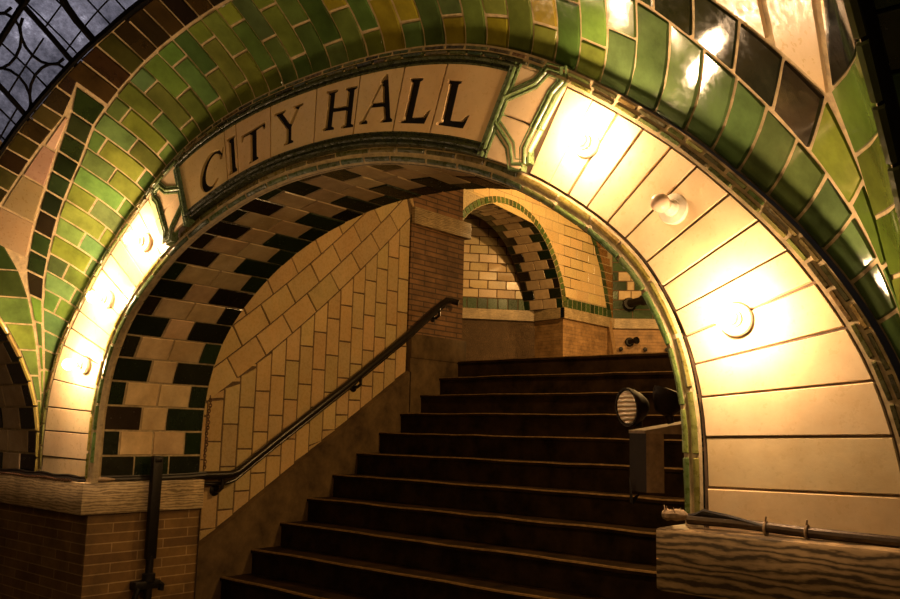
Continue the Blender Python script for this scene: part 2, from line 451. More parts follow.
def c_out(x):  # outer edge of the dark course
    if x < 0: return float(np.interp(-x, [0, 1.1, 1.185, 1.458, 1.556, 1.7, 1.812, 1.86, 1.90, 1.925], [.385, .385, .35, .294, .275, .243, .207, .125, .05, .01]))
    return float(np.interp(x, [0, 1.1, 1.2, 1.4, 1.58, 1.67, 1.735, 1.806, 1.832, 1.842, 1.852, 1.88, 1.92], [.385, .38, .355, .308, .262, .24, .222, .211, .16, .11, .06, .025, .004]))
def c_glass(x): return float(np.interp(abs(x), [0, .5, .81, 1.08, 1.4, 1.6, 1.7], [.385, .39, .402, .43, .46, .475, .48]))
def c_band(x): return float(np.interp(abs(x), [0, 1.15, 1.18, 1.43, 1.64, 1.75], [.26, .26, .352, .372, .385, .395]))
mb = MB()
tl = np.linspace(-PV.L + .004, PV.L - .004, 150)
xs = [PV.at(t)[0] for t in tl]; ys_all = []
for v in vs_y[::2]: ys_all.append(v)
ys_all += [-2 * A - v for v in vs_y[::2][::-1]]
HS = 1.50
sheet(mb, S_vxy, xs, ys_all, (1, 1, 1), 1, flip=True, skip=lambda x, y: abs(x) < HS and abs(y + A) < A - c_glass(x) - .0)
tb = [-PV.L + .01]
while tb[-1] < PV.L - .03:
    xm = PV.at(tb[-1])[0]; tb.append(tb[-1] + (.088 if xm < 1.05 else .098) * rnd.uniform(.93, 1.07))
for k in range(len(tb) - 1):
    t0, t1 = tb[k], min(tb[k + 1], PV.L); tm = (t0 + t1) / 2
    xm = PV.at(tm)[0]
    D0, D1 = d_on(t0, c_in), d_on(t1, c_in); Dm = (D0 + D1) / 2
    if Dm < .012: continue
    if xm > 1.22: cuts = []
    elif Dm > .30: cuts = [.20, .40] if k % 2 else [.10, .30]
    elif Dm > .215: cuts = [.165] if k % 2 else [.085]
    elif Dm > .16 and xm < 0: cuts = [] if k % 3 else [.13]
    else: cuts = []
    cuts = [c for c in cuts if c < Dm - .04]
    st = [0] + cuts + [None]
    for i in range(len(st) - 1):
        a0 = st[i]; b0 = st[i + 1] if st[i + 1] is not None else D0; b1 = st[i + 1] if st[i + 1] is not None else D1
        if rnd.random() < (.38 if .35 < xm < 1.1 else .07): c = jit(OCH, .25, .1)
        else: c = jit(rnd.choice(GRN), .3, .12)
        if -1.0 < xm < -.3 and rnd.random() < .3: c = jit((.12, .14, .03), .3)
        if xm < -1.0: c = tuple(x * 1.35 for x in c)
        if xm > 1.15: c = jit(rnd.choice([(.085, .135, .045), (.075, .12, .04), (.10, .14, .04)]), .15, .06)
        tile(mb, S_vault, [(t0, a0), (t1, a0), (t1, max(b1, a0 + .004)), (t0, max(b0, a0 + .004))], .006, .004, .005, 2, 3, c, 0, sign=-1, tilt=.0025)
# dark course beside the band, and the skylight's dark border
_tg = np.linspace(-PV.L + .01, PV.L - .01, 120)
def strip(fin, fout, xa, xb, pitch, cols, gap=.007, n=None, mi=0):
    xg = [S_vault(t, d_on(t, fin))[0] for t in _tg]; xg = [x / WF if x > 0 else x for x in xg]
    ta, tb_ = np.interp([xa, xb], xg, _tg)
    n = n or max(1, round(abs(tb_ - ta) / pitch))
    for k in range(n):
        t0 = ta + (tb_ - ta) * k / n; t1 = ta + (tb_ - ta) * (k + 1) / n
        c = jit(rnd.choice(cols(0)), .35, .15)
        i0, i1, o0, o1 = d_on(t0, fin), d_on(t1, fin), d_on(t0, fout), d_on(t1, fout)
        if o0 - i0 < .012 and o1 - i1 < .012: continue
        P4 = [(t0, i0 + .003), (t1, i1 + .003), (t1, max(o1, i1 + .006)), (t0, max(o0, i0 + .006))]
        tile(mb, S_vault, P4, gap, .004, .005, 2, 2, c, mi, sign=-1, tilt=.002)
BLK = [(.016, .015, .009), (.012, .011, .007), (.02, .024, .01)]
OLV = [(.085, .13, .018), (.07, .12, .018), (.105, .14, .02)]
strip(c_in, c_out, 1.10, 1.72, .125, lambda x: BLK)
strip(c_in, c_out, 1.72, 1.915, .125, lambda x: OLV)
strip(c_in, c_out, -1.925, -1.80, .10, lambda x: GRN)
strip(c_in, c_out, -1.80, -1.06, .095, lambda x: [(.016, .026, .008), (.022, .034, .010), (.022, .016, .007)])
BRN = lambda x: [(.035, .022, .007), (.026, .015, .006), (.05, .04, .010), (.02, .013, .006)]
strip(c_band, c_glass, -1.05, 1.155, .085, BRN)
strip(lambda x: max(c_out(x) + .004, c_band(x)), c_glass, -1.72, -1.055, .085, BRN)
strip(c_band, c_glass, 1.16, 1.50, .085, BRN)
# cream spandrels and the side arches' single course
def c_tri(x): return max(c_out(x) + .002, c_band(x))
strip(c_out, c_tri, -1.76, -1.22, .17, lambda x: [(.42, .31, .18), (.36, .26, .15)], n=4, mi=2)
def vq(P, col, mi=0, nu=3, nv=3): tile(mb, S_vxy, P, .007, .004, .005, nu, nv, col, mi, tilt=.001)
XB = {1: ([0, .02, .05, .11, .155, .213, .325, .40, .6, 1.0, 1.925], [1.92, 1.868, 1.85, 1.843, 1.835, 1.812, 1.832, 1.849, 1.872, 1.885, 1.89]),
      -1: ([0, .05, .10, .16, .209, .27, .345, .5, .8, 1.2, 1.925], [1.922, 1.908, 1.882, 1.846, 1.817, 1.812, 1.79, 1.775, 1.80, 1.84, 1.86])}
def xb(sg, y): return float(np.interp(-y, *XB[sg]))
def pw(y): return -y
for P, k in (([(1.42, -.307), (1.574, -.268), (1.60, -.50), (1.42, -.455)], 0), ([(1.584, -.265), (1.698, -.238), (1.746, -.55), (1.605, -.50)], 1),
             ([(1.708, -.236), (1.806, -.217), (1.866, -.56), (1.756, -.56)], 2), ([(1.756, -.57), (1.868, -.57), (1.882, -.9), (1.756, -.9)], 3)):
    vq(P, jit((.58, .44, .25), .08), 2, 4, 4)
def solve_y(fz, z):
    lo, hi = -1.9, -.001
    for _ in range(40):
        m = (lo + hi) / 2
        if fz(m) > z: lo = m
        else: hi = m
    return (lo + hi) / 2
_yy = np.linspace(0, A, 400); _hh = np.array([H(u) for u in _yy])
def S_nb(sg):
    def f(u, z):     # u 0 at the arris .. 1 at the inner edge of the course, constant height z
        ya = solve_y(lambda y: Vz(A, y), z); yb = solve_y(lambda y: Vz(xb(sg, y), y), z)
        y = ya + (yb - ya) * max(0, min(1, u)); k = max(0, (z - 1.2) ** PN - H(y + A) ** PN) ** (1 / PN)
        x = float(np.interp(k, _hh[::-1], _yy[::-1])); return (wx(sg * x), y, z)
    return f
for sg in (-1, 1):
    f = S_nb(sg); zs = [1.36 + .12 * k for k in range(11)]
    for z0, z1 in zip(zs[:-1], zs[1:]):
        if sg > 0: c = jit(rnd.choice(OLV if z1 < 2.3 else BLK), .25, .1)
        else: c = jit(rnd.choice(GRN if z1 < 2.2 else [(.05, .06, .015), (.03, .05, .012)]), .25, .1)
        tile(mb, f, [(.02, z0), (.02, z1), (1, z1), (1, z0)], .006, .003, .005, 1, 3, c, 0, tilt=.001)
struct(mb.build('ceiling', [M['green'], M['grout'], M['cream']]))

# neighbouring arches: checker soffit (left), dark soffit (right), bead along the arris
def side_arch(sg, name, mats, bead):
    ref(sg * 2.2, -1.93, 1.2)
    mb = MB()
    def f(t, u):
        q, z = PV.at(t); return ((A * WF + u if sg > 0 else -A - u), -A + q, z)
    sheet(mb, f, list(np.linspace(-PV.L, PV.L, 120)), [0, .3, .62], (1, 1, 1), 1, flip=sg > 0)
    n = 48; p = 2 * (PV.L - .03) / n
    for k in range(n):
        t0 = -PV.L + .03 + k * p; t1 = t0 + p
        cuts = [(0.03, .2, 1), (.2, .4, 0), (.4, .62, 1)] if k % 2 else [(.03, .12, 1), (.12, .34, 0), (.34, .5, 0), (.5, .62, 1)]
        for u0, u1, dk in cuts:
            c = jit(rnd.choice(DARK), .3) if (dk or sg > 0) else jit((.50, .38, .22), .15)
            tile(mb, f, [(t0, u0), (t1, u0), (t1, u1), (t0, u1)], .006, .003, .004, 1, 1, c, 0, sign=-sg)
    for k in range(44):
        t0 = -PV.L + k * 2 * PV.L / 44; t1 = t0 + 2 * PV.L / 44
        def g(t, u): 
            q, z = PV.at(t); n = PV.nrm(t); return ((A * WF - .012 + .03 * u if sg > 0 else -(A - .012 + .03 * u)), -A + q - n[0] * .014 * math.sin(u * 3.14), z - n[1] * .014 * math.sin(u * 3.14))
        tile(mb, g, [(t0, 0), (t1, 0), (t1, 1), (t0, 1)], .006, .004, .004, 1, 2, jit(bead, .3, .1), 0, sign=-sg)
    return struct(mb.build(name, mats))
side_arch(-1, 'wall_left', [M['check'], M['grout']], (.42, .34, .09))
side_arch(1, 'wall_right', [M['check'], M['lead']], (.05, .06, .02))

# ------------------------------------------------------------------ skylight
win = thing('window_1', '', '', (0, 0, 0)); del win['label']; del win['category']; win['kind'] = 'structure'
mg, nt, b = new_mat('skylight_glass')
n1 = noise(nt, 9, 6, .75); n2 = noise(nt, 55, 5, .8)
r1 = ramp(nt, n1.outputs['Fac'], [(.35, (.05, .05, .06)), (.6, (.15, .145, .165)), (.78, (.55, .54, .58))])
r2 = ramp(nt, n2.outputs['Fac'], [(.3, .45), (.65, 1.15)])
c = mix(nt, r1.outputs['Color'], r2.outputs['Color'], 1.0)
tr = nd(nt, 'ShaderNodeBsdfTranslucent'); nt.links.new(c, tr.inputs['Color'])
gl = nd(nt, 'ShaderNodeBsdfGlossy'); gl.inputs['Roughness'].default_value = .35; gl.inputs['Color'].default_value = (.3, .3, .35, 1)
ms = nd(nt, 'ShaderNodeMixShader'); ms.inputs[0].default_value = .06
nt.links.new(tr.outputs[0], ms.inputs[1]); nt.links.new(gl.outputs[0], ms.inputs[2])
nt.links.new(ms.outputs[0], nt.nodes['Material Output'].inputs['Surface'])
mb = MB()
def S_glass(x, y): return (wx(x), y, Vz(x, y) + .012)
gx = list(np.linspace(-1.62, 1.62, 40)); gy = list(np.linspace(-.40, -3.46, 40))
sheet(mb, S_glass, gx, gy, flip=True)
mb.build('pane', mg, win)
def on_v(pts, n=8, lift=-.004):
    out = []
    for (xa, ya), (xb, yb) in zip(pts[:-1], pts[1:]):
        for t in np.linspace(0, 1, n, endpoint=False):
            x, y = xa + (xb - xa) * t, ya + (yb - ya) * t; q = S_glass(x, y); out.append((q[0], q[1], q[2] + lift))
    q = S_glass(*pts[-1]); out.append((q[0], q[1], q[2] + lift)); return out
mb = MB()
bx_ = [-1.36, -1.04, -.3, .3, 1.04, 1.36]
for x in bx_: tube(mb, on_v([(x - .03 * np.sign(x), -.72), (x, -.45), (x, -.40)]) if abs(x) > 1 else on_v([(x, -.72), (x, -.38)]), .012, 6)
for x in bx_: tube(mb, on_v([(x - .03 * np.sign(x), -.72), (x - .03 * np.sign(x), -3.4)], 20), .012, 6)
for y in (-.66, -1.3, -2.56, -3.2): tube(mb, on_v([(-1.6, y), (1.6, y)], 40), .013, 6)
# rim and the big curved bar
tube(mb, [(x, -c_glass(x) - .008, S_glass(x, -c_glass(x) - .008)[2] - .008) for x in np.linspace(-1.6, 1.6, 60)], .014, 6)
cc = []
for k in range(25):
    g = math.pi * k / 24; cc.append((-.34 + .56 * -math.cos(g), -.425 - .42 * math.sin(g) ** .8 * .9))
tube(mb, on_v(cc, 3), .016, 6); tube(mb, on_v([(-x, y) for x, y in cc], 3), .016, 6)
mb.build('frame', M['lead'], win)
mb = MB()
for x in np.arange(-1.0, 1.01, .105): tube(mb, on_v([(x, -.40), (x, -3.4)], 30), .0035, 5)
for y in list(np.arange(-.47, -3.45, -.095)): tube(mb, on_v([(-1.03, y), (1.03, y)], 30), .0035, 5)
for s in (-1, 1):
    for y0, y1 in ((-.44, -.66), (-.66, -.9)):
        x0, x1 = 1.06, 1.345; xm, ym = (x0 + x1) / 2, (y0 + y1) / 2; hx, hy = (x1 - x0) / 2, abs(y1 - y0) / 2
        tube(mb, on_v([(s * xm, y0), (s * xm, y1)]), .004, 5); tube(mb, on_v([(s * x0, ym), (s * x1, ym)]), .004, 5)
        for cx, cy, g0 in ((x0, ym, -90), (x1, ym, 90), (xm, y0, 180), (xm, y1, 0)):
            arc = []
            for k in range(9):
                g = math.radians(g0 + 0 + 180 * k / 8)
                ex, ey = (hx * .62 * math.cos(g), hy * .80 * math.sin(g)) if cy == ym else (hx * .82 * math.cos(g), hy * .62 * math.sin(g))
                arc.append((s * (cx + ex), cy + ey))
            tube(mb, on_v(arc, 2), .0065, 5)
    for x in (1.42, 1.5, 1.58): tube(mb, on_v([(s * x, -.45), (s * x, -3.4)], 30), .004, 5)
    for y in np.arange(-.5, -3.4, -.1): tube(mb, on_v([(s * 1.36, y), (s * 1.6, y)]), .004, 5)
mb.build('leading', M['lead'], win)

# ------------------------------------------------------------------ plaque
ref(0, -3, 1.6)
plq = thing('name_plaque', 'cream tile plaque lettered CITY HALL set over the arch crown', 'sign', (0, -.045, 2.46))
YP = -.043
KP = [-.782, -.60, -.458, -.402, -.21, .028, .228, .413, .578, .829]
KP = [-.770, -.47, -.402, -.21, .028, .228, .413, .578, .825]
R0, R1 = .15, .92
def pt2(a, r): q = S_front(a, r); return np.array((q[0], q[2]))
def ell(a0, a1, cx, cy, rx, ry, n):
    return [(cx + rx * math.cos(math.radians(a0 + (a1 - a0) * k / n)), cy + ry * math.sin(math.radians(a0 + (a1 - a0) * k / n))) for k in range(n + 1)]
g_I = [(0, 0), (1, 0), (1, .06), (.84, .1), (.84, .9), (1, .94), (1, 1), (0, 1), (0, .94), (.16, .9), (.16, .1), (0, .06)]
g_T = [(.32, 0), (.70, 0), (.70, .05), (.64, .09), (.64, .88), (.88, .90), (.93, .78), (1, .78), (1, 1), (0, 1), (0, .78), (.07, .78), (.12, .90), (.37, .88), (.37, .09), (.32, .05)]
g_Y = [(.36, 0), (.68, 0), (.68, .05), (.61, .09), (.61, .45), (.88, .91), (1, .94), (1, 1), (.66, 1), (.66, .94), (.77, .91), (.55, .56), (.30, .91), (.40, .94), (.40, 1), (0, 1), (0, .94), (.10, .91), (.43, .45), (.43, .09), (.36, .05)]
g_H = [(-.04, 0), (.38, 0), (.38, .05), (.29, .09), (.29, .44), (.71, .44), (.71, .09), (.62, .05), (.62, 0), (1.04, 0), (1.04, .05), (.95, .09), (.95, .91), (1.04, .95), (1.04, 1), (.62, 1), (.62, .95), (.71, .91), (.71, .55), (.29, .55), (.29, .91), (.38, .95), (.38, 1), (-.04, 1), (-.04, .95), (.05, .91), (.05, .09), (-.04, .05)]
g_A = [(0, 0), (.27, 0), (.27, .05), (.19, .09), (.29, .33), (.66, .33), (.75, .09), (.66, .05), (.66, 0), (1.02, 0), (1.02, .05), (.95, .09), (.64, 1), (.56, 1), (.42, .86), (.47, .84), (.10, .09), (0, .05)]
h_A = [(.33, .43), (.62, .43), (.515, .77)]
g_L = [(-.03, 0), (.97, 0), (1.10, .30), (1.0, .28), (.84, .15), (.47, .13), (.47, .92), (.56, .95), (.56, 1), (.04, 1), (.04, .95), (.13, .92), (.13, .09), (-.03, .05)]
co = ell(40, 322, .52, .5, .52, .52, 24); ci = ell(316, 52, .61, .5, .33, .40, 20)
g_C = co + ci + [(.88, .68), (.97, .66), (.99, .98), (.94, .98)]
def frame3(bl, br, tl): bl, br, tl = map(np.array, (bl, br, tl)); return bl, br - bl, tl - bl
def frameT(tl, tr, fm):
    tl, tr, fm = map(np.array, (tl, tr, fm)); U = tr - tl; V = (tl + tr) / 2 - fm; return fm - U / 2, U, V
LET = [(g_C, None, frame3((-.676, 2.420), (-.530, 2.446), (-.661, 2.580))),
       (g_I, None, frame3((-.468, 2.472), (-.416, 2.484), (-.500, 2.626))),
       (g_T, None, frameT((-.406, 2.622), (-.26, 2.650), (-.317, 2.502))),
       (g_Y, None, frameT((-.207, 2.666), (-.041, 2.673), (-.115, 2.53))),
       (g_H, None, frame3((.076, 2.54), (.225, 2.523), (.090, 2.685))),
       (g_A, h_A, frame3((.257, 2.525), (.412, 2.501), (.291, 2.688))),
       (g_L, None, frame3((.449, 2.489), (.562, 2.462), (.487, 2.633))),
       (g_L, None, frame3((.612, 2.448), (.722, 2.412), (.649, 2.587)))]
TILES = [([0, 1][:1]), ]
def inside(p, poly):
    r = False; n = len(poly); x, y = p
    for i in range(n):
        x1, y1 = poly[i]; x2, y2 = poly[i - 1]
        if (y1 > y) != (y2 > y) and x < (x2 - x1) * (y - y1) / (y2 - y1) + x1: r = not r
    return r
pan = MB()
DEEP = .011
glyphs = []
for g, hole, (O, U, V) in LET:
    loops = [[tuple(O + U * u + V * v) for u, v in g]]
    if hole: loops.append([tuple(O + U * u + V * v) for u, v in hole])
    glyphs.append(loops)
for k in range(len(KP) - 1):
    a, b = KP[k] + .003, KP[k + 1] - .003; n = 10
    bound = [tuple(pt2(a + (b - a) * i / n, R0)) for i in range(n + 1)] + [tuple(pt2(b + (a - b) * i / n, R1)) for i in range(n + 1)]
    loops = [bound]; gl_here = []
    for L in glyphs:
        cx = sum(p[0] for p in L[0]) / len(L[0]); cz = sum(p[1] for p in L[0]) / len(L[0])
        if inside((cx, cz), bound): gl_here.append(L); loops += L
    vs, es = [], []
    for L in loops:
        o = len(vs); vs += [Vector(p) for p in L]; es += [(o + i, o + (i + 1) % len(L)) for i in range(len(L))]
    let = MB()
    ov, oe, of, *_ = delaunay_2d_cdt(vs, es, [], 0, 1e-6)
    col = jit((.62, .44, .20), .06, .03)
    for f in of:
        c = sum((ov[i] for i in f), Vector((0, 0))) / len(f)
        if not inside(c, bound): continue
        ins = any(inside(c, L[0]) and not (len(L) > 1 and inside(c, L[1])) for L in gl_here)
        y = YP + (DEEP if ins else 0)
        P3 = [(ov[i].x, y, ov[i].y) for i in f]
        nz = (Vector(P3[1]) - Vector(P3[0])).cross(Vector(P3[2]) - Vector(P3[0])).y
        if nz > 0: P3 = P3[::-1]
        (let if ins else pan).add(P3, [tuple(range(len(P3)))], (1, 1, 1) if ins else col)
    for li, L in enumerate(loops):
        dep = .05 if li == 0 else DEEP
        area = sum(L[i - 1][0] * L[i][1] - L[i][0] * L[i - 1][1] for i in range(len(L)))
        for i in range(len(L)):
            p, q = L[i - 1], L[i]
            pan.add([(p[0], YP, p[1]), (q[0], YP, q[1]), (q[0], YP + dep, q[1]), (p[0], YP + dep, p[1])], [(0, 1, 2, 3)], col)
    if gl_here: let.build('letter', M['letter'], plq, smooth=False)
pan.build('panel', M['cream'], plq, smooth=False)
PROFR = [(-.5, -.06), (-.5, .010), (-.38, .014), (-.28, .006), (-.2, .004), (-.12, .016), (0, .021), (.12, .016), (.2, .004), (.28, .006), (.38, .014), (.5, .010), (.5, -.06)]
def ridge_strip(mb, pts, w, cols, y0=YP + .004, close=False, scale=.6):
    pts = [np.array(p) for p in pts]; V = []; n = len(PROFR)
    for i, p in enumerate(pts):
        ta = pts[i] - pts[i - 1] if i else pts[1] - pts[0]; tb = pts[i + 1] - pts[i] if i < len(pts) - 1 else ta
        ta = ta / np.linalg.norm(ta); tb = tb / np.linalg.norm(tb); t = ta + tb; t /= np.linalg.norm(t)
        nn = np.array((-t[1], t[0])); k = 1 / max(.5, abs(t @ ta))
        for o, h in PROFR:
            q = p + nn * o * w * k; V.append((q[0], y0 - h * scale, q[1]))
    for i in range(len(pts) - 1):
        for k in range(n - 1):
            mb.add([V[i * n + k], V[i * n + k + 1], V[(i + 1) * n + k + 1], V[(i + 1) * n + k]], [(0, 1, 2, 3)], cols[i % len(cols)])
    for e in (0, len(pts) - 1): mb.add(V[e * n:(e + 1) * n], [tuple(range(n))], cols[0])
GB = (.055, .085, .022)
mold_up, mold_lo = MB(), MB()
for m_, r, w in ((mold_up, .985, .045), (mold_lo, .075, .042)):
    aa = np.linspace(-.775, .83, 90)
    ridge_strip(m_, [pt2(a, r) for a in aa], w, [jit((.032, .038, .012), .2) for _ in range(7)])
mold_up.build('upper_moulding', M['trim'], plq, angle=50); mold_lo.build('lower_moulding', M['trim'], plq, angle=50)
def bracket(pls, cols, plate):
    mb = MB()
    for pts, w in pls: ridge_strip(mb, pts, w * 1.2, cols, -.043, scale=.36)
    o = mb.build('bracket', M['trim'], plq, angle=50); o['label'] = 'green ridged strapwork bracket'
    return o
bracket([([(.921, 2.572), (.795, 2.310)], .034), ([(.868, 2.474), (.985, 2.490), (1.030, 2.522), (1.072, 2.500)], .030),
         ([(1.074, 2.515), (1.076, 2.472), (1.044, 2.448), (.950, 2.305), (.950, 2.258)], .030), ([(.842, 2.408), (.900, 2.322), (.908, 2.266), (.945, 2.258)], .030)], [jit((.10, .15, .055), .15) for _ in range(3)], None)
bracket([([(-.850, 2.574), (-.738, 2.316)], .034), ([(-.806, 2.474), (-.918, 2.486), (-.970, 2.518), (-1.010, 2.492)], .030),
         ([(-1.012, 2.505), (-1.006, 2.470), (-.974, 2.445), (-.892, 2.305), (-.893, 2.260)], .030), ([(-.785, 2.396), (-.845, 2.318), (-.856, 2.270), (-.888, 2.260)], .030)], [jit((.10, .15, .055), .15) for _ in range(3)], None)
# cream infill tiles behind the brackets
for s, a0, a1 in ((1, .826, .972), (-1, .771, .952)):
    for r0, r1 in ((.0, .48), (.48, 1)):
        mb = MB(); tile(mb, lambda a_, r_: (S_front(a_, r_)[0], -.0395, S_front(a_, r_)[2]), [(s * a0, r0), (s * a1, r0), (s * a1, r1), (s * a0, r1)], .003, .003, .006, 2, 2, jit(CREAM2, .06), 0, sign=s)
        mb.build('infill', M['cream'], plq)

# ------------------------------------------------------------------ lamps
WARM = (1.0, .63, .34)
M['bulb_on'] = emit('lit_bulb_glass', WARM, 400)
lamps = [((1.149, 2.283), True, 'lit bulb on white porcelain base, just right of the plaque'),
         ((1.397, 2.063), False, 'unlit frosted bulb on white porcelain base between two lit ones'),
         ((1.550, 1.775), True, 'lit bulb on white porcelain base, lowest on the right of the arch'),
         ((-1.075, 2.284), True, 'lit bulb on porcelain base just left of the plaque, uppermost on that side'),
         ((-1.357, 2.055), True, 'lit bulb in the middle of the three on the left of the arch'),
         ((-1.524, 1.760), True, 'lit bulb on porcelain base, lowest on the left of the arch')]
for (x, z), on, lab in lamps:
    y = -.027
    t = thing('wall_lamp', lab, 'lamp', (x, y, z), 'bulbs around the arch face')
    m1 = MB(); lathe(m1, (x, y, z), (0, -1, 0), [(.039, -.004), (.040, .004), (.037, .010), (.028, .013), (.024, .016)], 28)
    m1.build('base', M['porcelain'], t)
    m1 = MB(); lathe(m1, (x, y, z), (0, -1, 0), [(.022, .012), (.021, .026), (.0175, .030), (.0165, .044), (.015, .046)], 24)
    m1.build('socket', M['porcelain'], t)
    m1 = MB(); prof = [(.013, .044), (.015, .05)] + [(.024 * math.sin(g), .075 - .024 * math.cos(g)) for g in np.linspace(.75, math.pi, 12)]
    lathe(m1, (x, y, z), (0, -1, 0), prof, 20)
    m1.build('bulb', M['bulb_on'] if on else M['bulb_off'], t)

# ------------------------------------------------------------------ piers and caps
mb = MB()
def wallq(mb, p, q, z0, z1, mi=0):
    L = math.hypot(q[0] - p[0], q[1] - p[1])
    o = p[0] + p[1]
    mb.add([(*p, z0), (*q, z0), (*q, z1), (*p, z1)], [(0, 1, 2, 3)], (1, 1, 1), mi, [(o, z0), (o + L, z0), (o + L, z1), (o, z1)])
wallq(mb, (-3.0, .0), (-1.425, .0), 0, 1.12); wallq(mb, (-1.425, 0), (-1.425, D), 0, 1.12); wallq(mb, (-1.425, D), (-2.4, D), 0, 1.12)
struct(mb.build('wall_pier_left', M['brick_dark'], smooth=False))
mb = MB()
wallq(mb, (1.42, .0), (2.5, .0), 0, 1.16); wallq(mb, (1.42, D), (1.42, 0), 0, 1.16)
struct(mb.build('wall_pier_right', M['brick_dark'], smooth=False))
mb = MB()
bevel_box(mb, -3.0, -1.405, -.045, D + .006, 1.098, 1.238, .006)
struct(mb.build('trim_3', M['marble']))
mb = MB()
bevel_box(mb, 1.372, 2.5, -.10, D, 1.150, 1.292, .009)
struct(mb.build('trim_4', M['marble_dark']))
mb = MB(); box(mb, 1.93, 2.5, -.02, .0, 1.25, 1.4); 
# floors
mb = MB(); box(mb, -3.2, 6.5, -6.5, 3.6, -.1, 0); struct(mb.build('floor', M['floor'], smooth=False))
# passage wall beyond the left arch, rear wall
mb = MB(); box(mb, -3.3, -3.2, -5, .6, 0, 3.2); struct(mb.build('wall_far_left', M['plaster'], smooth=False))
mb = MB(); box(mb, -3.2, 3, -4.0, -3.87, 0, 2.95); struct(mb.build('wall_rear', M['plaster'], smooth=False))

# ------------------------------------------------------------------ staircase
XW = -2.28; DY, DZ = .2205, .1485; Y0, Z0 = 3.52, 2.078
stairs = thing('staircase', 'dark worn stone stairs climbing through the arch to the landing', 'staircase', (0, .6, 0))
for i in range(15):
    yn, zt = Y0 - DY * i, Z0 - DZ * i
    if zt < .01: break
    mb = MB(); y1 = yn + DY + .03; z0 = max(0, zt - DZ - .02) 
    xr = 2.19
    n = 26; xs_ = np.linspace(XW + .03, xr, n)
    wear = [rnd.uniform(-.003, .003) for _ in xs_]
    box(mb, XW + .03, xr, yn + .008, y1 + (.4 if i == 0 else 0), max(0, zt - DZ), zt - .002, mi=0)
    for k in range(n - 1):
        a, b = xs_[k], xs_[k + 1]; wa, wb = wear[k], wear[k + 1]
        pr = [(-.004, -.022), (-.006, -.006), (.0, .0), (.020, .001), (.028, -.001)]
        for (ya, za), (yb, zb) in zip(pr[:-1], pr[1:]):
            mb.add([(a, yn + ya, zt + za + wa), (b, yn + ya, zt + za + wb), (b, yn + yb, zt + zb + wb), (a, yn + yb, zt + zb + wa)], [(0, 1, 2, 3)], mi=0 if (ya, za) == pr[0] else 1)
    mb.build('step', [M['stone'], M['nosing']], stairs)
# landing
mb = MB(); box(mb, -6.5, 4.5, Y0 + .5, 12, Z0 - .1, Z0 - .004); struct(mb.build('floor_landing', M['landing_stone'], smooth=False))

ref(0, 2, 2)
# stair side wall: concrete string, tiles, raked courses
def S_sw(y, z): return (XW, y, z)
def zbnd(y): return 1.64 + .70 * (y - 1.15) + .09 * (y - 1.15) ** 2
def zcurb(y): return .80 + (y - 1.16) * .648
mb = MB()
mb.add([(XW, .575, 0), (XW, 2.935, 0), (XW, 2.935, 5.2), (XW, .575, 3.6)], [(0, 1, 2, 3)], (1, 1, 1), 1)
Yend = 2.935; W = .118; HT = .262
def clip_tile(P, col, S=S_sw):
    tile(mb, S, P, .006, .0035, .004, 1, 1, col, 0, sign=1, tilt=.0012)
nc = int((Yend - .58) / W) + 1
for k in range(nc):
    y1 = Yend - k * W; y0 = max(.578, y1 - W)
    if y1 - y0 < .02: continue
    lo0, lo1, hi0, hi1 = zcurb(y0), zcurb(y1), zbnd(y0), zbnd(y1)
    z = -1 + (HT * .5 if k % 2 else 0) + k * .022
    while z < 4:
        a, b = z, z + HT; z = b
        A0, A1, B0, B1 = max(a, lo0), max(a, lo1), min(b, hi0), min(b, hi1)
        if B0 - A0 < .012 and B1 - A1 < .012: continue
        B0, B1, = max(B0, A0 + .004), max(B1, A1 + .004)
        clip_tile([(y0, A0), (y1, A1), (y1, B1), (y0, B0)], jit((.62, .45, .22), .12, .04))
# raked courses parallel to the boundary
bl = [(y, zbnd(y)) for y in np.linspace(.5, 3.3, 80)]
bs = np.r_[0, np.cumsum([math.hypot(bl[i + 1][0] - bl[i][0], bl[i + 1][1] - bl[i][1]) for i in range(79)])]
def S_rk(s, d):
    y = float(np.interp(s, bs, [p[0] for p in bl])); z = zbnd(y)
    e = .15; g = math.atan2(zbnd(y + e) - zbnd(y - e), 2 * e)
    yy, zz = y - math.sin(g) * d, z + math.cos(g) * d
    return (XW + .22 * max(0, d) ** 2, yy, zz)
for r in range(5):
    d0, d1 = r * .155, (r + 1) * .155; s = -.3 + (.14 if r % 2 else 0) 
    while s < bs[-1] - .02:
        s0, s1 = max(0, s), min(bs[-1], s + .27); s += .27
        if s1 - s0 < .03: continue
        q = [S_rk(s_, d_) for s_, d_ in ((s0, d0), (s1, d0), (s1, d1), (s0, d1))]
        if min(p[1] for p in q) > Yend - .03: continue
        # clip against pier edge
        P = [[s0, d0], [s1, d0], [s1, d1], [s0, d1]]
        for (i, j) in ((1, 0), (2, 3)):
            for _ in range(30):
                if S_rk(*P[i])[1] > Yend and P[i][0] > P[j][0] + .01: P[i][0] -= .01
        tile(mb, S_rk, P, .006, .0035, .004, 2, 1, jit((.60, .43, .21), .12, .04), 0, sign=1, tilt=.0015)
sheet(mb, lambda s, d: S_rk(s, d), list(np.linspace(0, bs[-1] - .45, 50)), list(np.linspace(-.004, .9, 40)), (1, 1, 1), 1)
struct(mb.build('wall_stair_left', [M['wall_tile'], M['grout_dark']]))
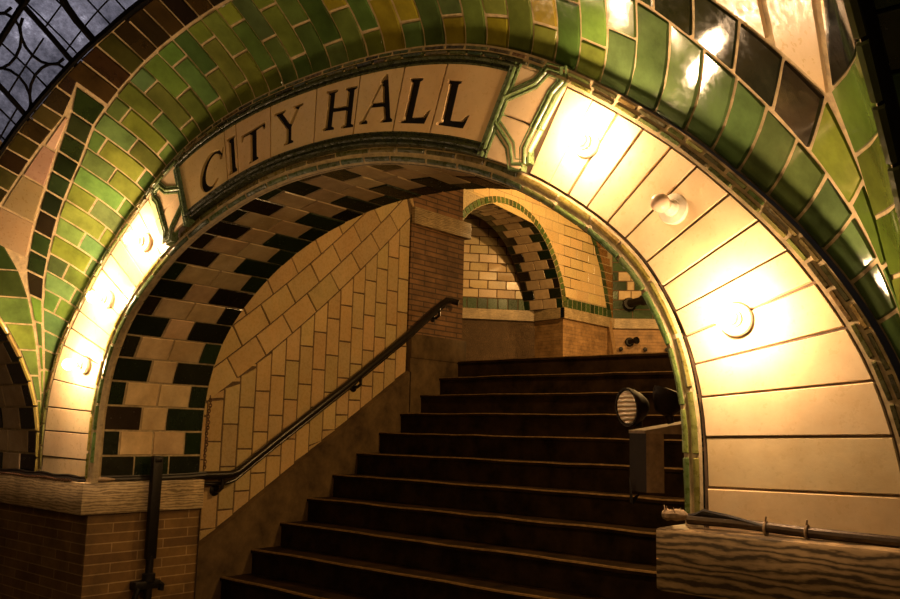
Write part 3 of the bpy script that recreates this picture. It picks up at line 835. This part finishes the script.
# concrete string under the tiles
mb = MB()
ysx = np.linspace(.58, 2.96, 30); xf = XW + .035
for a, b in zip(ysx[:-1], ysx[1:]):
    mb.add([(xf, a, 0), (xf, b, 0), (xf, b, zcurb(b) - .012), (xf, a, zcurb(a) - .012)], [(0, 1, 2, 3)])
    mb.add([(xf, a, zcurb(a) - .012), (xf, b, zcurb(b) - .012), (XW, b, zcurb(b)), (XW, a, zcurb(a))], [(0, 1, 2, 3)])
box(mb, XW - .1, xf, 2.95, 3.62, 1.3, 2.06)
struct(mb.build('baseboard_left', M['concrete'], smooth=False))
# right side and vault of the stairs
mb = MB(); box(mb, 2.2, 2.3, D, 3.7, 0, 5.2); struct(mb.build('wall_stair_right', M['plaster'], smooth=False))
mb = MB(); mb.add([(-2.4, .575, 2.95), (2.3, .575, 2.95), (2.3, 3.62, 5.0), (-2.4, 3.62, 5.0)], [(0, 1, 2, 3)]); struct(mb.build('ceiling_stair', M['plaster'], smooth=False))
# brick pier at the stair head
mb = MB()
XP = XW + .012
wallq(mb, (XP, 2.94), (XP, 3.6), 2.24, 3.14); wallq(mb, (XP, 3.6), (XP - 1.2, 3.6), 2.24, 3.2); wallq(mb, (XP, 2.94), (XW - .1, 2.94), 2.2, 3.2)
wallq(mb, (XP - .02, 2.94), (XP - .02, 3.6), 3.2, 5)
struct(mb.build('wall_pier_stair', M['brick_pier'], smooth=False))
mb = MB(); bevel_box(mb, XW - .3, XP + .035, 2.94, 3.655, 3.125, 3.265, .008); struct(mb.build('trim_5', M['marble']))
mb = MB(); bevel_box(mb, XW - .3, XP + .03, 2.95, 3.625, 2.06, 2.25, .006); struct(mb.build('baseboard_pier', M['concrete']))

# ------------------------------------------------------------------ hall beyond
ref(0, 6, 3.2)
XH = -4.25; ZC0, ZC1 = 3.10, 3.25
ARC = Prof([(0, 4.43), (.3, 4.40), (.6, 4.29), (.85, 4.12), (1.05, 3.88), (1.2, 3.62), (1.28, 3.4), (1.31, 3.25)])
YC = 6.90
def S_harch(t, u): q, z = ARC.at(t); return (XH - u, YC + q, z)
tiles = MB()
S_w1 = lambda y, z: (XH, y, z)
# W1 cream field in courses, cut by the arch and the neighbouring arch
sheet(tiles, lambda t, r: (XH, YC + ARC.at(t)[0] * (1 + .9 * r), ARC.at(t)[1] + 1.2 * r), list(np.linspace(-ARC.L, ARC.L, 60)), [0, 1], (1, 1, 1), 1)
tiles.add([(XH, 8.215, 3.1), (XH, 9.6, 3.1), (XH, 9.6, 5.6), (XH, 8.215, 5.6)], [(0, 1, 2, 3)], (1, 1, 1), 1)
def y_left(z):   # outside of the green border
    zz = np.array([ARC.at(t)[1] for t in np.linspace(0, ARC.L, 60)]); yy = np.array([ARC.at(t)[0] for t in np.linspace(0, ARC.L, 60)])
    return YC + float(np.interp(z, zz[::-1], yy[::-1])) + (.10 if z < 4.2 else .12) if z < 4.43 else YC - 1.2
def y_right(z): return float(np.interp(z, [3.2, 3.34, 3.95, 4.36, 4.8, 5.4], [9.47, 9.42, 9.22, 8.99, 8.6, 7.9]))
z = ZC1 + .155; r = 0
while z < 5.3:
    z1 = z + .148
    y = 6.0 + (.16 if r % 2 else 0)
    while y < 9.6:
        y0_, y1_ = y, y + .32; y = y1_
        l0, l1, r0, r1 = y_left(z), y_left(z1), y_right(z), y_right(z1)
        P = [(max(y0_, l0), z), (min(y1_, r0), z), (min(y1_, r1), z1), (max(y0_, l1), z1)]
        if P[1][0] - P[0][0] < .03 and P[2][0] - P[3][0] < .03: continue
        P[1] = (max(P[1][0], P[0][0] + .004), z); P[2] = (max(P[2][0], P[3][0] + .004), z1)
        tile(tiles, S_w1, P, .008, .004, .004, 1, 1, jit((.68, .50, .24), .1, .03), 0, sign=1)
    z = z1; r += 1
GT = [(.035, .07, .02), (.05, .09, .025), (.03, .055, .02)]
y = 8.21
while y < 9.46:
    tile(tiles, S_w1, [(y, ZC1), (y + .12, ZC1), (y + .12, ZC1 + .15), (y, ZC1 + .15)], .008, .004, .004, 1, 1, jit(rnd.choice(GT), .3), 0, sign=1); y += .12
def S_border(t, d): q, z = ARC.at(t); n = ARC.nrm(t); return (XH, YC + q + n[0] * d, z + n[1] * d)
for k in range(46):
    t0 = -ARC.L + k * 2 * ARC.L / 46; t1 = t0 + 2 * ARC.L / 46
    tile(tiles, S_border, [(t0, .0), (t1, .0), (t1, .10), (t0, .10)], .008, .005, .008, 1, 1, jit(rnd.choice([(.07, .12, .03), (.10, .14, .035), (.09, .10, .03)]), .3), 0, sign=-1)
struct(tiles.build('wall_hall_left', [M['wall_tile'], M['grout']]))
# border of the next arch (right limit of the cream field)
mb = MB()
zz = np.linspace(3.25, 5.2, 18)
for a, b in zip(zz[:-1], zz[1:]):
    tile(mb, lambda u, v: (XH + .0 + .0 * u, u, v), [(y_right(a), a), (y_right(a) + .11, a), (y_right(b) + .11, b), (y_right(b), b)], .008, .004, .01, 1, 1, jit(rnd.choice(GT), .3), 0, sign=1)
    tile(mb, lambda u, v: (XH, u, v), [(y_right(a) + .11, a), (y_right(a) + .34, a), (y_right(b) + .40, b), (y_right(b) + .11, b)], .01, .004, .006, 1, 1, jit((.20, .10, .03), .3), 0, sign=1)
struct(mb.build('trim_6', [M['trim'], M['grout_dark']]))
ref(-4.6, 6.9, 3.0)
# alcove: soffit, back wall, jamb dado
mb = MB()
sheet(mb, S_harch, list(np.linspace(-ARC.L, ARC.L, 80)), [0, .3, .66], (1, 1, 1), 1)
nk = 27; p = 2 * ARC.L / nk
for k in range(nk):
    t0 = -ARC.L + k * p
    for m_ in range(1):
        u0 = m_ * .66
        for ua, ub, dk in ([(0, .20, 1), (.20, .46, 0), (.46, .66, 1)] if k % 2 else [(0, .10, 1), (.10, .33, 0), (.33, .56, 0), (.56, .66, 1)]):
            if u0 + ub > 1.4: continue
            c = jit(rnd.choice(DARK), .3) if dk else jit((.55, .40, .24), .15)
            tile(mb, S_harch, [(t0, u0 + ua), (t0 + p, u0 + ua), (t0 + p, u0 + ub), (t0, u0 + ub)], .008, .004, .004, 1, 1, c, 0, sign=-1)
struct(mb.build('wall_alcove_arch', [M['check'], M['grout_dark']]))
ref(0, 6, 3.2)
# alcove back wall (skewed)
mb = MB(); bk = MB()
P0, P1 = np.array((-5.75, 7.22)), np.array((-4.80, 8.32)); LB = np.linalg.norm(P1 - P0)
def S_bk(s, z): q = P0 + (P1 - P0) * s / LB; return (q[0], q[1], z)
mb.add([S_bk(-1, 2.0), S_bk(LB, 2.0), S_bk(LB, 5.2), S_bk(-1, 5.2)], [(0, 1, 2, 3)], (1, 1, 1), 1)
z = ZC1; r = 0
while z < 5:
    h = .165 if r == 0 else .128; w = .15 if r == 0 else .27
    s = -.6 + (.135 if r % 2 else 0)
    while s < LB:
        c = jit(rnd.choice(GT), .3) if r == 0 else jit((.62, .46, .25), .14, .04)
        tile(mb, S_bk, [(s, z), (min(s + w, LB), z), (min(s + w, LB), z + h), (s, z + h)], .009, .005, .005, 1, 1, c, 0, sign=1, tilt=.004); s += w
    z += h; r += 1
struct(mb.build('wall_alcove_back', [M['wall_tile'], M['grout_dark']]))
wallq(bk, tuple(P0 - (P1 - P0) * .8), tuple(P1), Z0 - .1, ZC0 + .01)
wallq(bk, tuple(P1), (XH, 8.21), Z0 - .1, ZC0 + .01); wallq(bk, (XH, 8.21), (XH, 9.60), Z0 - .1, ZC0 + .01)
C1 = (-4.25, 9.58); C2 = (-2.2, 11.0)
wallq(bk, C1, C2, Z0 - .1, ZC0 + .01)
struct(bk.build('wall_hall_dado', M['brick_far'], smooth=False))
mb = MB()
def ledge(p, q, z0=ZC0, z1=ZC1, out=.05):
    p, q = np.array(p, float), np.array(q, float); t = (q - p) / np.linalg.norm(q - p); n = np.array((t[1], -t[0])) * out
    a, b = p + n, q + n
    mb.add([(*a, z0), (*b, z0), (*b, z1), (*a, z1)], [(0, 1, 2, 3)]); mb.add([(*a, z1), (*b, z1), (*q, z1), (*p, z1)], [(0, 1, 2, 3)]); mb.add([(*p, z0), (*q, z0), (*b, z0), (*a, z0)], [(0, 1, 2, 3)])
ledge(P0 - (P1 - P0) * .8, P1); ledge(P1, (XH, 8.21)); ledge((XH, 8.17), C1); ledge(C1, C2)
struct(mb.build('trim_7', M['marble'], smooth=False))
# diagonal wall: checker tiles
mb = MB(); p0, p1 = np.array(C1), np.array(C2); LD = np.linalg.norm(p1 - p0)
def S_dg(s, z): q = p0 + (p1 - p0) * s / LD; return (q[0], q[1], z)
mb.add([S_dg(0, 3.1), S_dg(LD, 3.1), S_dg(LD, 5.6), S_dg(0, 5.6)], [(0, 1, 2, 3)], (1, 1, 1), 1)
z = ZC1; r = 0
while z < 5.5:
    if r == 0: cuts = [(0, .3, 2), (.3, .6, 2), (.6, .9, 2), (.9, 1.2, 2)]
    elif r % 2: cuts = [(0, .22, 2), (.22, .33, 0), (.33, .55, 2), (.55, .75, 2), (.75, .95, 2), (.95, 1.2, 2)]
    else: cuts = [(0, .09, 2), (.09, .28, 0), (.28, .44, 0), (.44, .66, 2), (.66, .9, 2), (.9, 1.2, 2)]
    cuts = cuts + [(1.2 + .26 * q, 1.2 + .26 * (q + 1), 2 if (r + q) % 3 else 0) for q in range(5)]
    for a, b, k in cuts:
        tile(mb, S_dg, [(a, z), (b, z), (b, z + .145), (a, z + .145)], .01, .005, .005, 1, 1, jit(rnd.choice(GT), .3) if k else jit((.62, .47, .27), .1), 0, sign=1)
    z += .145; r += 1
struct(mb.build('wall_hall_diagonal', [M['check'], M['grout_dark']]))
mb = MB(); mb.add([(-6.6, 3.6, 5.4), (2.3, 3.6, 5.4), (2.3, 11.5, 5.6), (-6.6, 11.5, 5.6)], [(0, 1, 2, 3)]); struct(mb.build('ceiling_hall', M['plaster'], smooth=False))
mb = MB(); box(mb, 2.2, 2.3, 3.7, 11.5, Z0, 5.5); mb.add([(-2.2, 11.0, 2), (2.3, 11.4, 2), (2.3, 11.4, 5.6), (-2.2, 11.0, 5.6)], [(0, 1, 2, 3)]); struct(mb.build('wall_hall_right', M['plaster'], smooth=False))
# fittings on the diagonal wall
dn = np.array((p1 - p0)[::1]) / LD; nrm = Vector((dn[1], -dn[0], 0))
def on_dg(s, z, o=0): q = S_dg(s, z); return Vector(q) + nrm * o
def spout(name, s, z, r, l, lab):
    o = on_dg(s, z); t = thing(name, lab, 'pipe fitting', o)
    m1 = MB(); lathe(m1, o, nrm, [(r * 1.25, -.01), (r * 1.25, .02), (r, .03), (r, l * .4)], 18); m1.build('collar', M['iron'], t)
    m1 = MB(); e = o + nrm * l * .35; d2 = (nrm + Vector((.75, .55, .12)) * .9).normalized()
    lathe(m1, e, d2, [(r * .7, 0), (r * .7, l * .75), (r * .95, l * .8), (r * .95, l), (r * .7, l), (r * .6, l * .9)], 18); m1.build('nozzle', M['iron'], t)
spout('pipe_stub', .25, 3.47, .085, .32, 'thick black pipe stub on the checkered tile wall above the ledge')
spout('pipe_stub', .25, 2.90, .055, .15, 'small black pipe stub on the buff brick below the ledge')
for s, lab in ((.12, 'small black bolt low on the far brick, left one'), (.48, 'small black bolt low on the far brick, middle one'), (.80, 'small black bolt low on the far brick, beside the arch edge')):
    m1 = MB(); o = on_dg(s, 2.79); lathe(m1, o, nrm, [(.022, -.01), (.022, .03), (.034, .034), (.030, .05), (.01, .055)], 12)
    tag(m1.build('wall_bolt', M['iron']), lab, 'bolt', 'bolts low on the far brick')
m1 = MB(); tube(m1, [on_dg(-.06, 3.2, .12), on_dg(.10, Z0 + .0, .34)], .036, 8)
tag(m1.build('wooden_pole', M['wood']), 'slim brown wooden pole leaning against the far brick wall', 'pole')

# ------------------------------------------------------------------ handrail
xr = XW + .085
rail_pts = [(1.02, 1.205), (1.30, 1.205), (1.36, 1.222), (1.66, 1.425), (2.26, 1.815), (2.86, 2.225), (3.24, 2.51), (3.31, 2.552), (3.36, 2.556)]
hr = thing('handrail', 'black metal handrail climbing along the cream tiled stair wall', 'handrail', (xr, 1.0, 1.2))
mb = MB(); tube(mb, [(xr, y, z) for y, z in rail_pts], .026, 12)
tube(mb, [(xr, 3.36, 2.556), (xr + .012, 3.40, 2.55), (xr + .04, 3.415, 2.542)], .026, 12)
mb.build('rail', M['rail_paint'], hr)
mb = MB(); tube(mb, [(xr - .035, y, z - .05) for y, z in rail_pts[:-1]], .014, 8); mb.build('lower_rail', M['rail_paint'], hr)
for y in (1.25, 2.38, 3.22):
    z = float(np.interp(y, [p[0] for p in rail_pts], [p[1] for p in rail_pts]))
    mb = MB(); tube(mb, [(xr, y, z - .02), (xr, y, z - .075), (xr - .03, y, z - .095), (XW, y, z - .095)], .011, 8)
    lathe(mb, (XW + .004, y, z - .095), (1, 0, 0), [(.034, 0), (.034, .008), (.018, .014)], 14); mb.build('wall_bracket', M['rail_paint'], hr)

# ------------------------------------------------------------------ emergency light on the right jamb
em = thing('emergency_light', 'twin-head emergency light with dark battery case on the right jamb', 'emergency light', (1.41, .2, 1.42))
mb = MB()
a, b_, c_, d_ = (1.142, .205), (1.222, .150), (1.256, .185), (1.18, .25)
z0, z1 = 1.352, 1.508
def prism(mb, pts, z0, z1, cols, top_dz=(0, 0, 0, 0)):
    n = len(pts)
    for i in range(n):
        p, q = pts[i], pts[(i + 1) % n]
        mb.add([(*p, z0), (*q, z0), (*q, z1 + top_dz[(i + 1) % n]), (*p, z1 + top_dz[i])], [(0, 1, 2, 3)], mi=cols[i])
    mb.add([(*p, z1 + top_dz[i]) for i, p in enumerate(pts)], [tuple(range(n))], mi=cols[-1]); mb.add([(*p, z0) for p in pts[::-1]], [tuple(range(n))], mi=cols[-1])
prism(mb, [a, b_, c_, d_], z0, z1, [0, 1, 0, 0, 1])
cs = mb.build('battery_case', [M['case_dark'], M['case_lit']], em, smooth=False)
mb = MB(); prism(mb, [(1.140, .205), (1.214, .160), (1.34, .24), (1.26, .30)], z1, z1 + .008, [1, 1, 1, 1, 1], (0, 0, .030, .030))
mb.build('top_plate', M['case_lit'], em, smooth=False) if False else mb.build('top_plate', [M['case_lit'], M['case_lit']], em, smooth=False)
mb = MB()
tube(mb, [(1.30, .26, 1.53), (1.30, .26, 1.33), (1.33, .28, 1.29)], .013, 6); tube(mb, [(1.30, .26, 1.46), (1.41, .26, 1.46)], .014, 6)
tube(mb, [(1.30, .26, 1.38), (1.41, .26, 1.38)], .014, 6)
mb.add([(1.152, .185, 1.39), (1.165, .18, 1.335), (1.185, .19, 1.35), (1.16, .19, 1.315), (1.145, .20, 1.32)], [(0, 4, 3, 2, 1)])
mb.build('wall_bracket', M['iron'], em, smooth=False)
def lamp_head(c, d, r, lens, lab):
    d = Vector(d).normalized(); m1 = MB()
    lathe(m1, c, d, [(.012, -.055), (.024, -.050), (r * .75, -.03), (r * .95, -.008), (r, 0), (r, .010), (r * .9, .010), (r * .88, .004)], 26)
    tube(m1, [Vector(c) - d * .03, Vector(c) - d * .02 + Vector((.01, .0, -.055))], .010, 8)
    h = m1.build('lamp_head', M['case_dark'], em)
    m1 = MB(); lathe(m1, c, d, [(r * .90, .003), (r * .80, .010), (r * .5, .015), (.001, .017)], 26); sub(m1, 'lens', M[lens], h, em)
    return h
m, nt, b = new_mat('headlamp_lens'); tc = nd(nt, 'ShaderNodeTexCoord'); wv = nd(nt, 'ShaderNodeTexWave', bands_direction='Z'); wv.inputs['Scale'].default_value = 26; wv.inputs['Distortion'].default_value = 2
nt.links.new(tc.outputs['Object'], wv.inputs['Vector']); rp = ramp(nt, wv.outputs['Fac'], [(.2, (.55, .36, .20)), (.8, (1, .85, .62))]); nt.links.new(rp.outputs['Color'], b.inputs['Base Color'])
b.inputs['Roughness'].default_value = .2; b.inputs['Metallic'].default_value = .1; bump(nt, b, wv.outputs['Fac'], .6, .004); M['headlamp_lens'] = m
lamp_head((1.172, .150, 1.578), (-.45, -.88, -.08), .053, 'headlamp_lens', None)
lamp_head((1.262, .215, 1.610), (.30, .25, .9), .050, 'case_dark', None)

# ------------------------------------------------------------------ pipes, cables, post, chain
cd = thing('conduit', 'dark electrical conduit lying along the right marble ledge', 'conduit', (1.40, -.045, 1.30))
mb = MB(); tube(mb, [(1.43, -.045, 1.312), (1.55, -.045, 1.312), (1.7, -.045, 1.306), (1.9, -.045, 1.303), (2.45, -.045, 1.303)], .0115, 10); mb.build('pipe', M['pipe'], cd)
mb = MB()
for k in range(5):
    o = rnd.uniform(-.008, .008); tube(mb, [(1.40 + .01 * k, -.048 + o, 1.318), (1.47, -.05 + o, 1.322 + .003 * k), (1.53, -.05 + o, 1.318 + .002 * k), (1.56 + .012 * k, -.052, 1.312)], .0045, 6)
mb.build('cable_bundle', M['cable'], cd)
mb = MB(); lathe(mb, (1.372, -.05, 1.318), (1, 0, .05), [(.004, -.005), (.010, -.002), (.014, .008), (.011, .018), (.0145, .03), (.012, .05), (.004, .06)], 9)
for k in range(10):
    tube(mb, [(1.375 + .004 * k, -.05, 1.322), (1.368 + .004 * k + rnd.uniform(-.012, .012), -.055 + rnd.uniform(-.02, .02), 1.330 + rnd.uniform(0, .012))], [.0022, .0008], 5)
mb.build('frayed_wrap', M['tape'], cd)
for x in (1.612, 1.70):
    mb = MB(); tube(mb, [(x, -.045 + .0135 * math.cos(g), 1.307 + .0145 * math.sin(g)) for g in np.linspace(0, 2 * math.pi, 14, endpoint=False)], .003, 6, close=True)
    tube(mb, [(x, -.05, 1.32), (x + .003, -.052, 1.333)], .002, 5); mb.build('clip', M['tape'], cd)

lc = thing('cable_run', 'dark cables running along the left marble ledge', 'cable', (-1.9, 0, 1.245))
mb = MB()
def wig(y0, zz): 
    return [(x, y0 + .006 * math.sin(x * 9), zz + .003 * math.sin(x * 23)) for x in np.linspace(-2.9, -1.47, 40)] + [(-1.428, .0, zz), (-1.422, .12, zz), (-1.422, .3, zz), (-1.422, .5, zz + .004), (-1.42, .60, zz + .01)]
tube(mb, wig(-.026, 1.248), .009, 6); mb.build('thick_cable', M['cable'], lc)
mb = MB(); tube(mb, [(p[0], p[1] - .004, p[2] + .011) for p in wig(-.022, 1.250)], .006, 6); mb.build('thin_cable', M['cable'], lc)
def chain(pts, name, lab):
    mb = MB(); P = [Vector(p) for p in pts]
    for i, (a, b) in enumerate(zip(P[:-1], P[1:])):
        t = (b - a); l = t.length; t.normalize(); u = t.orthogonal().normalized(); w = t.cross(u)
        if i % 2: u = w
        c = (a + b) / 2
        tube(mb, [c + t * (math.cos(g) * l * .72) + u * (math.sin(g) * .0065) for g in np.linspace(0, 2 * math.pi, 10, endpoint=False)], .0026, 5, close=True)
    return tag(mb.build(name, M['chain']), lab, 'chain')
chain([(x, -.040, 1.2425 + .002 * math.sin(20 * x)) for x in np.linspace(-2.3, -1.52, 60)], 'chain', 'thin reddish chain lying on the left marble ledge')
n = 26
chain([(-1.428 + .005 * math.sin(k * .9), .588 + .012 * (k / n) ** 2, 1.29 + .36 * k / n) for k in range(n + 1)], 'chain', 'rusty chain hanging at the left jamb above the handrail end')
mb = MB(); tube(mb, [(-1.40, .10, 1.250), (-1.405, .06, 1.251), (-1.408, .02, 1.251), (-1.415, -.01, 1.249)], [.004, .010, .011, .004], 10)
tag(mb.build('rag', M['tape']), 'small pale lump of rag on the left marble corner', 'rag')

ps = thing('iron_post', 'black iron post clamped against the left brick pier', 'post', (-1.385, .29, .7))
mb = MB(); bevel_box(mb, -1.405, -1.375, .275, .325, .885, 1.355, .004); bevel_box(mb, -1.408, -1.372, .282, .318, 1.325, 1.345, .004); mb.build('bar', M['iron'], ps)
mb = MB(); lathe(mb, (-1.39, .30, .70), (0, 0, 1), [(.02, 0), (.02, .08), (.03, .085), (.03, .12), (.018, .125), (.018, .2)], 14); mb.build('collar', M['iron'], ps)
mb = MB(); bevel_box(mb, -1.425, -1.37, .225, .355, .752, .790, .006); tube(mb, [(-1.38, .245, .76), (-1.38, .23, .72), (-1.38, .235, .68)], .014, 8); tube(mb, [(-1.38, .345, .775), (-1.38, .365, .765), (-1.38, .36, .74)], .014, 8)
lathe(mb, (-1.39, .30, .0), (0, 0, 1), [(.016, 0), (.016, .72)], 12); mb.build('clamp', M['iron'], ps)

# ------------------------------------------------------------------ lights
def point(name, loc, e, col, r=.05):
    l = bpy.data.lights.new(name, 'POINT'); l.energy = e; l.color = col; l.shadow_soft_size = r
    o = bpy.data.objects.new(name, l); o.location = loc; COL.objects.link(o); return o
HALLC = (1.0, .57, .19)
point('hall_lamp', (-2.7, 6.9, 4.3), 105, HALLC, .06)
point('hall_lamp_right', (-1.6, 8.6, 3.8), 115, HALLC, .08)
point('stair_lamp', (.9, 2.6, 3.5), 108, HALLC, .1)
point('jamb_fill', (1.2, 1.1, 2.2), 19, HALLC, .08)  # added fill for the left soffit and jamb, no fitting there
point('platform_fill', (2.5, -2.3, 2.35), 17, (1, .60, .28), .15)  # fill light added on the camera side to lift the right ring
point('plaque_fill', (.4, -1.4, 2.2), 13, (1, .59, .21), .12)  # unseen fill put in front of the arch to brighten the plaque
point('dado_fill', (-2.4, 7.4, 3.0), 34, HALLC, .08)  # extra light added to brighten the far brick dado
al = bpy.data.lights.new('sky_glow', 'AREA'); al.energy = 34; al.color = (.93, .90, 1.0); al.size = .9
o = bpy.data.objects.new('sky_glow', al); o.location = (-1.15, -.75, 4.3); COL.objects.link(o)
w = bpy.data.worlds.new('World'); bpy.context.scene.world = w; w.use_nodes = True
w.node_tree.nodes['Background'].inputs[0].default_value = (.05, .04, .03, 1); w.node_tree.nodes['Background'].inputs[1].default_value = .05

# ------------------------------------------------------------------ camera
f, yaw, pitch, roll, cx, cy, cz = 871.63, -.7041, .1505, -.0243, 2.346, -2.0, 1.5
fw = Vector((math.sin(yaw) * math.cos(pitch), math.cos(yaw) * math.cos(pitch), math.sin(pitch)))
r0 = Vector((math.cos(yaw), -math.sin(yaw), 0)); d0 = fw.cross(r0)
rr = r0 * math.cos(roll) + d0 * math.sin(roll); dd = -r0 * math.sin(roll) + d0 * math.cos(roll)
cam = bpy.data.cameras.new('Camera'); cam.sensor_width = 36; cam.lens = f * 36 / 900; cam.clip_start = .02
co_ = bpy.data.objects.new('Camera', cam); COL.objects.link(co_)
mw = Matrix((rr, -dd, -fw)).transposed().to_4x4(); mw.translation = (cx, cy, cz); co_.matrix_world = mw
sc = bpy.context.scene; sc.camera = co_
sc.view_settings.view_transform = 'Standard'; sc.view_settings.look = 'None'; sc.view_settings.exposure = .36
